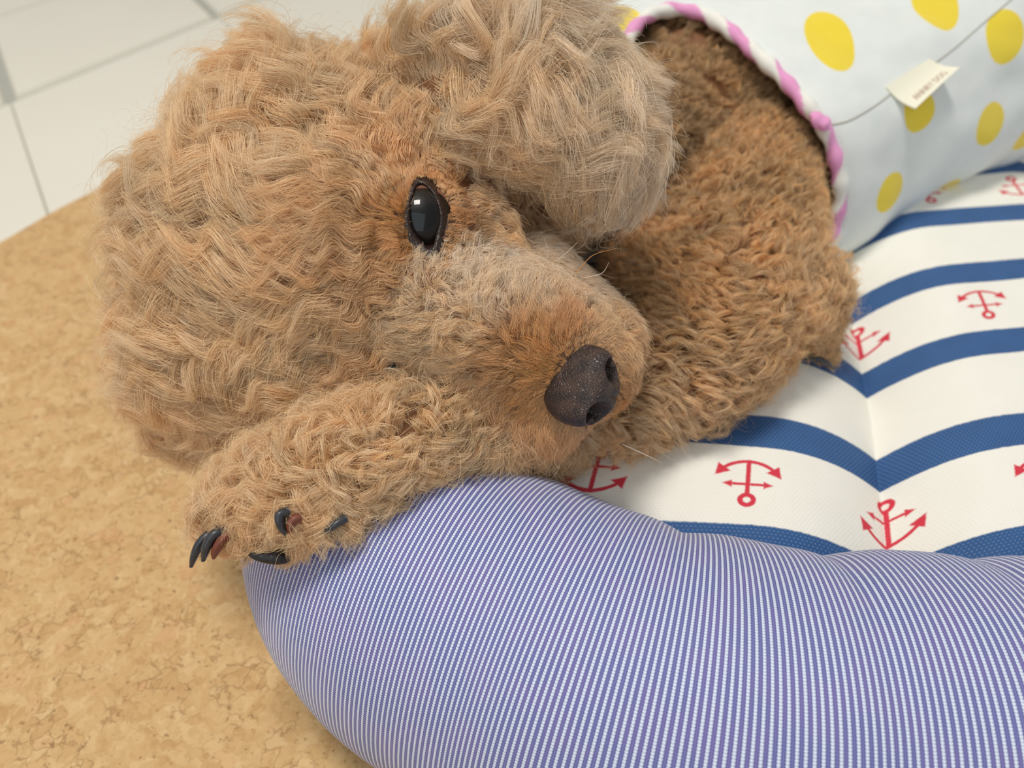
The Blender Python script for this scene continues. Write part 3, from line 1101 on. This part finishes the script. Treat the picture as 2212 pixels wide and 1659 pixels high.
CT_MUZ = [
    (1000, 620, .3, -.3, .3, 7, .9, 8, PALE), (1100, 560, .8, -.3, .25, 7, .6, 9, PALE), (1200, 560, .9, .1, .25, 6, .5, 9, PALE), (1290, 620, .9, .3, .25, 6, .5, 9, PALE),
    (1080, 650, -.2, -.8, .3, 8, .9, 8, PALE), (1180, 660, .1, -.8, .3, 8, .7, 9, PALE * .6 + TAN * .4), (1300, 690, .5, -.3, .25, 7, .6, 9, TAN), (1370, 760, .6, .4, .25, 7, .7, 9, TAN * .6 + ORG * .4),
    (1230, 710, -.2, -1, .3, 8, .6, 9, ORG * .55 + DEEP * .45), (1160, 740, -.4, -.8, .3, 9, .8, 10, ORG), (1100, 780, -.8, -.4, .22, 9, .8, 10, ORG * .8 + TAN * .2), (1180, 800, -.9, -.3, .15, 6, .5, 9, ORG),
    (1020, 740, -.8, -.3, .3, 9, 1.2, 9, TAN), (940, 700, -.6, .4, .3, 10, 1.4, 9, TAN), (950, 790, -.7, .7, .3, 11, 1.2, 10, TAN), (1050, 850, -.5, .9, .3, 10, 1.0, 10, TAN * .6 + ORG * .4),
    (1140, 860, -.3, .9, .22, 8, .6, 9, ORG), (1190, 930, -.1, 1, .25, 9, .8, 9, ORG * .7 + TAN * .3), (1100, 950, -.4, .9, .35, 11, 1.4, 9, PALE * .6 + TAN * .4), (1290, 950, .3, .9, .3, 9, .8, 9, ORG * .6 + PALE * .4),
    (1350, 880, .8, .5, .25, 7, .7, 9, ORG), (1380, 830, .9, .3, .25, 7, .6, 9, ORG * .7 + TAN * .3)]
CT_EAR = [
    (880, 150, -.7, -.7, .5, 26, 3.2, 15, TAN), (950, 220, .3, .7, .4, 24, 3.4, 15, TAN), (1000, 120, .3, -.8, .45, 28, 4.6, 25, PALE), (1100, 80, .9, -.4, .5, 30, 4.0, 27, PALE),
    (1080, 190, .9, .25, .25, 32, 4.6, 25, TAN * .5 + PALE * .5), (1200, 120, 1, .3, .3, 24, 3.8, 26, PALE), (1300, 200, 1, .6, .3, 20, 4.2, 25, PALE), (1080, 290, .5, .9, .3, 24, 3.6, 20, TAN),
    (1200, 260, .8, .6, .25, 30, 4.6, 24, PALE), (1180, 360, .6, .8, .3, 24, 3.8, 20, TAN), (1350, 300, .5, .9, .35, 20, 4.6, 24, PALE), (1300, 380, .2, 1, .35, 20, 4.4, 22, PALE), (1250, 440, -.1, .9, .4, 16, 4.0, 18, PALE), (1380, 420, .3, .9, .4, 15, 3.8, 20, PALE)]
CT_EAR2 = [(560, 760, -.6, .8, .4, 26, 4.0, 17, TAN), (440, 850, -.6, .8, .5, 26, 4.5, 18, TAN), (380, 900, -.4, 1, .5, 28, 4.5, 18, TAN)]
CT_BODY = [(1500, 200, .5, .6, .5, 11, 2.0, 7, LEGC * .82), (1100, 380, .5, .8, .5, 13, 2.0, 9, TAN), (1700, 300, .4, .8, .5, 11, 2.0, 7, LEGC * .82)]
CT_LEG = [(1600, 420, .5, .5, .5, 13, 2.4, 8, LEGC), (1750, 600, 1, .2, .55, 14, 2.8, 8, LEGC * .7 + TAN * .3), (1500, 600, -.3, .5, .5, 14, 2.8, 8, LEGC), (1600, 780, .3, .9, .5, 15, 3.2, 8.5, LEGC * .7 + TAN * .3),
          (1450, 780, -.2, .9, .5, 15, 3.2, 8.5, LEGC * .6 + TAN * .4), (1450, 900, -.2, 1, .5, 16, 3.4, 9, TAN * .7 + LEGC * .3), (1300, 900, -.3, .9, .45, 13, 2.6, 9, TAN * .5 + LEGC * .5), (1790, 760, 1, .5, .4, 10, 1.6, 8, LEGC)]
CT_ARM = [(480, 1050, -.9, -.1, .55, 12, 2.2, 9, TAN), (560, 1000, -.6, -.7, .6, 13, 2.4, 9, TAN), (700, 930, -.4, -.8, .6, 13, 2.4, 9, TAN), (640, 1080, -.5, .7, .4, 13, 2.0, 9, TAN), (560, 1180, -.6, .6, .3, 8, 1.0, 9, TAN * .6 + ORG * .4),
          (720, 1070, .1, 1, .3, 12, 1.6, 9, TAN), (660, 1170, -.3, .9, .3, 9, 1.2, 9, TAN * .8 + ORG * .2), (820, 980, .2, .9, .5, 13, 2.6, 8, TAN), (850, 880, -.3, -.8, .55, 12, 2.6, 8, TAN), (980, 930, .6, .6, .5, 13, 2.8, 8, TAN * .7 + LEGC * .3), (1080, 980, .9, .5, .5, 13, 2.8, 9, TAN * .6 + LEGC * .4)]


def table(ct, uv):
    A_ = np.array([[c[0], c[1]] for c in ct], float)
    V = np.array([list(c[2:8]) + list(c[8]) for c in ct], float)
    V[:, :2] /= np.linalg.norm(V[:, :2], axis=1, keepdims=True)
    d2 = ((uv[:, None] - A_[None]) ** 2).sum(2)
    wgt = 1 / (d2 + 35 ** 2) ** 1.8
    wgt /= wgt.sum(1, keepdims=True)
    return wgt @ V


tris = []
for p in bmesh_me.polygons:
    vs_ = p.vertices
    for i in range(1, len(vs_) - 1):
        tris.append((vs_[0], vs_[i], vs_[i + 1]))
tris = np.array(tris)
TA, TB, TC_ = BVs[tris[:, 0]], BVs[tris[:, 1]], BVs[tris[:, 2]]
tn_ = np.cross(TB - TA, TC_ - TA)
tarea = np.linalg.norm(tn_, axis=1) / 2
tn_ = nrm(tn_)
# smooth vertex normals
VN = np.zeros_like(BVs)
for q in range(3):
    np.add.at(VN, tris[:, q], tn_ * tarea[:, None])
VN = nrm(VN)
tcen = (TA + TB + TC_) / 3
treg = region(tcen)
tu, tv, td = projv(tcen)
facing = np.einsum('ij,ij->i', tn_, nrm(CAM - tcen))
vis = (tu > -120) & (tu < 2330) & (tv > -140) & (tv < 1800) & (td > 0)
axc = ringA.mean(0)
insh = (tcen - axc) @ axd
EYEC, NOSEC = np.array([917., 466.]), np.array([1264., 836.])
CLAWS = np.array([(575, 1205), (605, 1200), (735, 1128), (700, 1150), (435, 1185), (455, 1185), (472, 1190), (612, 1132), (640, 1135), (715, 1140), (590, 1203), (560, 1200)], float)


def smooth(x, a, b):
    t = np.clip((x - a) / (b - a), 0, 1)
    return t * t * (3 - 2 * t)


def grow(name, regs, ct, n_g, kids, R0, T, radius, label=None, tip=.3, fly=.06, grav=.1, minface=-.45, jitter=.18, cvar=.10, mask=None, wr=1.0, coh=60.0, phj=.6, flat=.5, front=None):
    ok = np.isin(treg, regs) & vis & (facing > minface)
    if mask is not None:
        ok &= mask
    wgt = tarea * ok * (.35 + .65 * np.clip(facing + .4, 0, 1))
    idx = rng.choice(len(tris), n_g, p=wgt / wgt.sum())
    r1, r2 = rng.random(n_g), rng.random(n_g)
    fl_ = r1 + r2 > 1
    r1[fl_], r2[fl_] = 1 - r1[fl_], 1 - r2[fl_]
    pos = TA[idx] + (TB[idx] - TA[idx]) * r1[:, None] + (TC_[idx] - TA[idx]) * r2[:, None]
    nor = nrm(VN[tris[idx, 0]] * (1 - r1 - r2)[:, None] + VN[tris[idx, 1]] * r1[:, None] + VN[tris[idx, 2]] * r2[:, None])
    u, v, d = projv(pos)
    # bare skin around eye, nose and claws
    da = np.concatenate([np.min(np.hypot(u[i:i + 4000, None] - al[None, :, 0], v[i:i + 4000, None] - al[None, :, 1]), axis=1) for i in range(0, len(u), 4000)])
    ins = np.hypot((u - EYEC[0]) / 33, (v - EYEC[1]) / 70) < 1
    marg = 6 + 10 * smooth(u - EYEC[0] + (v - EYEC[1]) * .1, 0, 30)
    de = np.where(ins, 0, 1 + (da - marg) / 50)
    dn = np.hypot((u - NOSEC[0] - 6) / 56, (v - NOSEC[1]) / 76)
    keep_ = ~(((de < 1) & (d < .262)) | ((dn < 1) & (d < .265)))
    xr_, yr_ = (u - 836) * .95 - (v - 798) * .30, (u - 836) * .30 + (v - 798) * .95
    keep_ &= ~((np.hypot(xr_ / 52, yr_ / 24) < 1) & (d < .275))
    if ARM in regs:
        dc = np.min(np.hypot(u[:, None] - CLAWS[None, :, 0], v[:, None] - CLAWS[None, :, 1]), axis=1)
        keep_ &= ~((dc < 24) & (d < .243))
    pos, nor, u, v, d, de, dn = [a[keep_] for a in (pos, nor, u, v, d, de, dn)]
    n = len(pos)
    tb = table(ct, np.stack([u, v], 1))
    fdir = tb[:, 0:1] * RT - tb[:, 1:2] * UP
    fdir = fdir - nor * np.einsum('ij,ij->i', fdir, nor)[:, None]
    fdir = nrm(fdir + nrm(np.cross(nor, rng.normal(size=(n, 3)))) * jitter * 1.6)
    fdir = nrm(fdir - nor * np.einsum('ij,ij->i', fdir, nor)[:, None])
    lift = np.clip(tb[:, 2] * rng.uniform(.7, 1.3, n), .05, .95)
    L = tb[:, 3] * 1e-3 * rng.uniform(.75, 1.2, n)
    amp = tb[:, 4] * 1e-3 * rng.uniform(.6, 1.3, n)
    lam = tb[:, 5] * 1e-3 * rng.uniform(.8, 1.25, n)
    col = tb[:, 6:9]
    # short and lying flat beside eye and nose
    s_ = np.minimum(smooth(de, 1.0, 2.2), smooth(dn, 1.0, 1.9))
    far_ = d > .27
    s_ = np.where(far_, 1, s_)
    L *= .30 + .70 * s_; lift *= .45 + .55 * s_; amp *= .15 + .85 * s_
    side = np.cross(nor, fdir)
    t = np.linspace(0, 1, T)
    dt_ = 1 / (T - 1)
    # guide axis
    lt = lift[:, None] * (1.15 - .95 * t[None]) + .02
    dirs = nor[:, None] * lt[..., None] + fdir[:, None] * np.sqrt(np.maximum(1 - lt ** 2, .05))[..., None]
    dirs[..., 2] -= grav * t[None]
    bend = rng.normal(size=n) * .18 + np.array([noise.noise(Vector(p * coh * .8 + 11)) for p in pos]) * 1.4
    dirs = dirs + side[:, None] * (bend[:, None] * (t[None] - .3))[..., None]
    dirs = nrm(dirs)
    ax0 = pos[:, None] + np.concatenate([np.zeros((n, 1, 3)), np.cumsum(dirs[:, :-1] * dt_, 1)], 1) * L[:, None, None]
    nf = np.array([[noise.noise(Vector(p * coh)), noise.noise(Vector(p * coh + 7.3)), noise.noise(Vector(p * coh * 1.7 + 3.1))] for p in pos])
    phi = nf[:, 0] * 9.0 + rng.normal(size=n) * phj
    hand = np.where(nf[:, 2] > 0, 1, -1)
    if front is not None:                          # neighbouring locks wave in step, as combed hair does
        lam = lam * (1 + .35 * nf[:, 1])
        phi = 2 * math.pi * np.linalg.norm(pos - front, axis=1) / np.median(lam) + nf[:, 0] * 8.5 + rng.normal(size=n) * phj
    K = kids
    ang = rng.uniform(0, 2 * math.pi, (n, K))
    rr = np.sqrt(rng.random((n, K)))
    RR = R0 * rng.uniform(.7, 1.3, n)
    RR = RR * (.45 + .55 * s_)
    isfly = rng.random((n, K)) < fly
    lk = rng.uniform(.65, 1.0, (n, K)) * np.where(isfly, rng.uniform(.9, 1.35, (n, K)), 1)
    # arc length parameter of every child along the lock
    tk = t[None, None] * lk[..., None]
    ii = np.clip((tk * (T - 1)).astype(int), 0, T - 2)
    ff = np.clip(tk * (T - 1) - ii, 0, 2)
    ar = np.arange(n)[:, None, None]
    base_ = ax0[ar, ii] * (1 - ff[..., None]) + ax0[ar, ii + 1] * ff[..., None]
    th = 2 * math.pi * tk * (L / lam)[:, None, None] + phi[:, None, None]
    pj = rng.normal(size=(n, K)) * .22 + np.where(isfly, rng.normal(size=(n, K)) * 1.2, 0)
    th = th + pj[..., None]
    env = smooth(tk, 0, .35)
    am = (amp[:, None] * rng.uniform(.85, 1.15, (n, K)) * np.where(isfly, rng.uniform(.7, 1.8, (n, K)), 1))[..., None] * env * wr
    w1, w2 = np.sin(th) - np.sin(phi)[:, None, None] * (1 - env), np.cos(th) * flat * hand[:, None, None]
    up_ = nor[:, None, None]
    base_ = base_ + side[:, None, None] * (am * w1)[..., None] + up_ * (am * (w2 + .35))[..., None]
    # spread across the lock, closing towards the tip
    sp_ = np.where(isfly[..., None], .9 + .5 * tk, 1 - (1 - tip) * smooth(tk, .15, 1.0))
    o1 = (rr * np.cos(ang) * RR[:, None])[..., None] * sp_
    o2 = (rr * np.sin(ang) * RR[:, None])[..., None] * sp_
    f2 = fdir[:, None, None]
    t_mix = smooth(tk, 0, .25)[..., None]
    off1 = side[:, None, None]
    off2 = f2 * (1 - t_mix) + up_ * .7 * t_mix
    pts = base_ + off1 * o1[..., None] + off2 * o2[..., None]
    # sink the roots slightly under the skin
    pts = pts - up_ * (.0008 * (1 - smooth(tk, 0, .1)))[..., None]
    nz_ = rng.normal(size=(n, K, 1, 3)) * .00035
    pts = pts + nz_ * (tk[..., None] ** 1.2) * np.where(isfly, 4, 1)[..., None, None]
    # keep everything above the bed
    # colours: one hue per lock, small change per hair
    lockv = rng.normal(size=(n, 1, 1)) * cvar + np.array([noise.noise(Vector(p * 42 + 20)) for p in pos])[:, None, None] * .22
    hairv = rng.normal(size=(n, K, 1)) * cvar * .9
    warm = rng.normal(size=(n, 1, 1)) * .05 + rng.normal(size=(n, K, 1)) * .04
    c = col[:, None] * (1 + lockv + hairv)
    c = c * np.concatenate([1 + warm * .3, 1 - warm * .2, 1 - warm * 1.2], 2)
    c = np.clip(c, .01, None)
    c = c * np.minimum(1, .955 / c.max(-1, keepdims=True))
    M = n * K
    hc = bpy.data.hair_curves.new(name)
    hc.add_curves([T] * M)
    hc.attributes['position'].data.foreach_set('vector', pts.reshape(-1).astype(np.float32))
    ra = hc.attributes.get('radius') or hc.attributes.new('radius', 'FLOAT', 'POINT')
    rad_ = radius * (1 - .75 * t ** 2.5)[None] * rng.uniform(.75, 1.25, (M, 1))
    ra.data.foreach_set('value', rad_.astype(np.float32).ravel())
    ca_ = hc.attributes.new('hair_color', 'FLOAT_COLOR', 'CURVE')
    ca_.data.foreach_set('color', np.concatenate([c.reshape(M, 3), np.ones((M, 1))], 1).astype(np.float32).ravel())
    hc.materials.append(M_hair)
    o_ = bpy.data.objects.new(name, hc)
    SC.collection.objects.link(o_)
    if label:
        o_['label'] = label
    adopt(o_, dog)
    print('FUR', name, n, M, M * T)
    return o_


k = NT('poodle_hair')
at = k.n('Attribute', {'attribute_name': 'hair_color', 'attribute_type': 'GEOMETRY'})
hc_ = at.outputs['Color']
df = k.n('BsdfDiffuse', None, Color=hc_, Roughness=.3)
tr = k.n('BsdfTranslucent', None, Color=hc_)
m1 = k.n('MixShader', None, Fac=.24)
k.t.links.new(df.outputs[0], m1.inputs[1]); k.t.links.new(tr.outputs[0], m1.inputs[2])
hr = k.n('BsdfHair', {'component': 'Reflection'}, Color=k.mix(.45, hc_, (1, .95, .88, 1)), RoughnessU=.22, RoughnessV=.9)
hr.inputs['Offset'].default_value = math.radians(3)
m2 = k.n('MixShader', None, Fac=.27)
k.t.links.new(m1.outputs[0], m2.inputs[1]); k.t.links.new(hr.outputs[0], m2.inputs[2])
k.t.links.new(m2.outputs[0], k.out.inputs[0])
M_hair = k.m

if FUR:
    SHM = (insh < .03)
    grow('head_fur', [HEAD], CT_HEAD, 1350, 88, .0044, 16, .000056, grav=.05, jitter=.08, coh=38, tip=.22, fly=.06, front=P(950, 600, .245), phj=.6, flat=.45, cvar=.10)
    grow('muzzle_fur', [MUZ], CT_MUZ, 2600, 16, .0017, 9, .000050, tip=.45, jitter=.2, label='short orange muzzle fur')
    grow('ear_fur', [EAR], CT_EAR, 950, 66, .0042, 17, .000056, grav=.12, fly=.07, tip=.22, cvar=.11, coh=30, jitter=.1, front=P(880, 120, .27), flat=.4, label='long pale wavy ear fur')
    ne_ = np.hypot((tu - 917) / 75, (tv - 466) / 115) < 1
    nn_ = np.hypot((tu - NOSEC[0]) / 120, (tv - NOSEC[1]) / 140) < 1
    grow('eye_fur', [HEAD, MUZ], CT_HEAD, 1500, 9, .0011, 8, .000048, mask=ne_ & (td < .27), tip=.8, jitter=.12)
    grow('nose_fur', [MUZ], CT_MUZ, 1500, 9, .0011, 8, .000046, mask=nn_ & (td < .27), tip=.8, jitter=.12)
    grow('ear_fur', [EAR2], CT_EAR2, 130, 50, .0040, 20, .000060, grav=.35)
    grow('chest_fur', [BODY], CT_BODY, 1100, 26, .0026, 16, .00008, tip=.6, fly=.15, cvar=.13, flat=.8, coh=150, phj=1.5, mask=SHM, label='brown tightly curled chest fur')
    grow('rump_fur', [BODY], CT_BODY, 260, 26, .0030, 14, .00009, tip=.6, fly=.15, mask=(tu > 2060) & (tv > 80))
    grow('leg_fur', [LEG], CT_LEG, 2100, 32, .0018, 16, .000056, tip=.5, fly=.13, cvar=.13, flat=.8, coh=150, phj=1.5, label='brown tightly curled foreleg fur')
    grow('paw_fur', [ARM], CT_ARM, 1250, 36, .0022, 16, .000054, tip=.55, fly=.14, flat=.7, coh=90, phj=1.0)

    # a few stiff whiskers standing off the muzzle
    def whisker(name, paths, r):
        hc = bpy.data.hair_curves.new(name)
        hc.add_curves([12] * len(paths))
        pts = np.concatenate([catmull(np.array([P(*q) for q in p]), 12) for p, c in paths])
        hc.attributes['position'].data.foreach_set('vector', pts.reshape(-1).astype(np.float32))
        ra = hc.attributes.get('radius') or hc.attributes.new('radius', 'FLOAT', 'POINT')
        ra.data.foreach_set('value', np.tile(r * (1 - .7 * np.linspace(0, 1, 12) ** 2), len(paths)).astype(np.float32))
        ca_ = hc.attributes.new('hair_color', 'FLOAT_COLOR', 'CURVE')
        ca_.data.foreach_set('color', np.array([c for p, c in paths], dtype=np.float32).ravel())
        hc.materials.append(M_hair)
        o_ = bpy.data.objects.new(name, hc)
        SC.collection.objects.link(o_)
        return adopt(o_, dog)
    wh = lin(250, 240, 225)
    og = lin(240, 170, 80)
    whisker('whiskers', [([(1205, 562, .250), (1225, 545, .247), (1247, 524, .244)], wh), ([(1245, 590, .252), (1280, 552, .248), (1331, 537, .244)], og), ([(1262, 600, .254), (1300, 590, .250), (1316, 566, .247)], wh),
                         ([(1180, 575, .250), (1184, 545, .246), (1176, 515, .243)], wh), ([(1345, 960, .262), (1400, 985, .262), (1430, 1000, .264)], wh)], .00011)
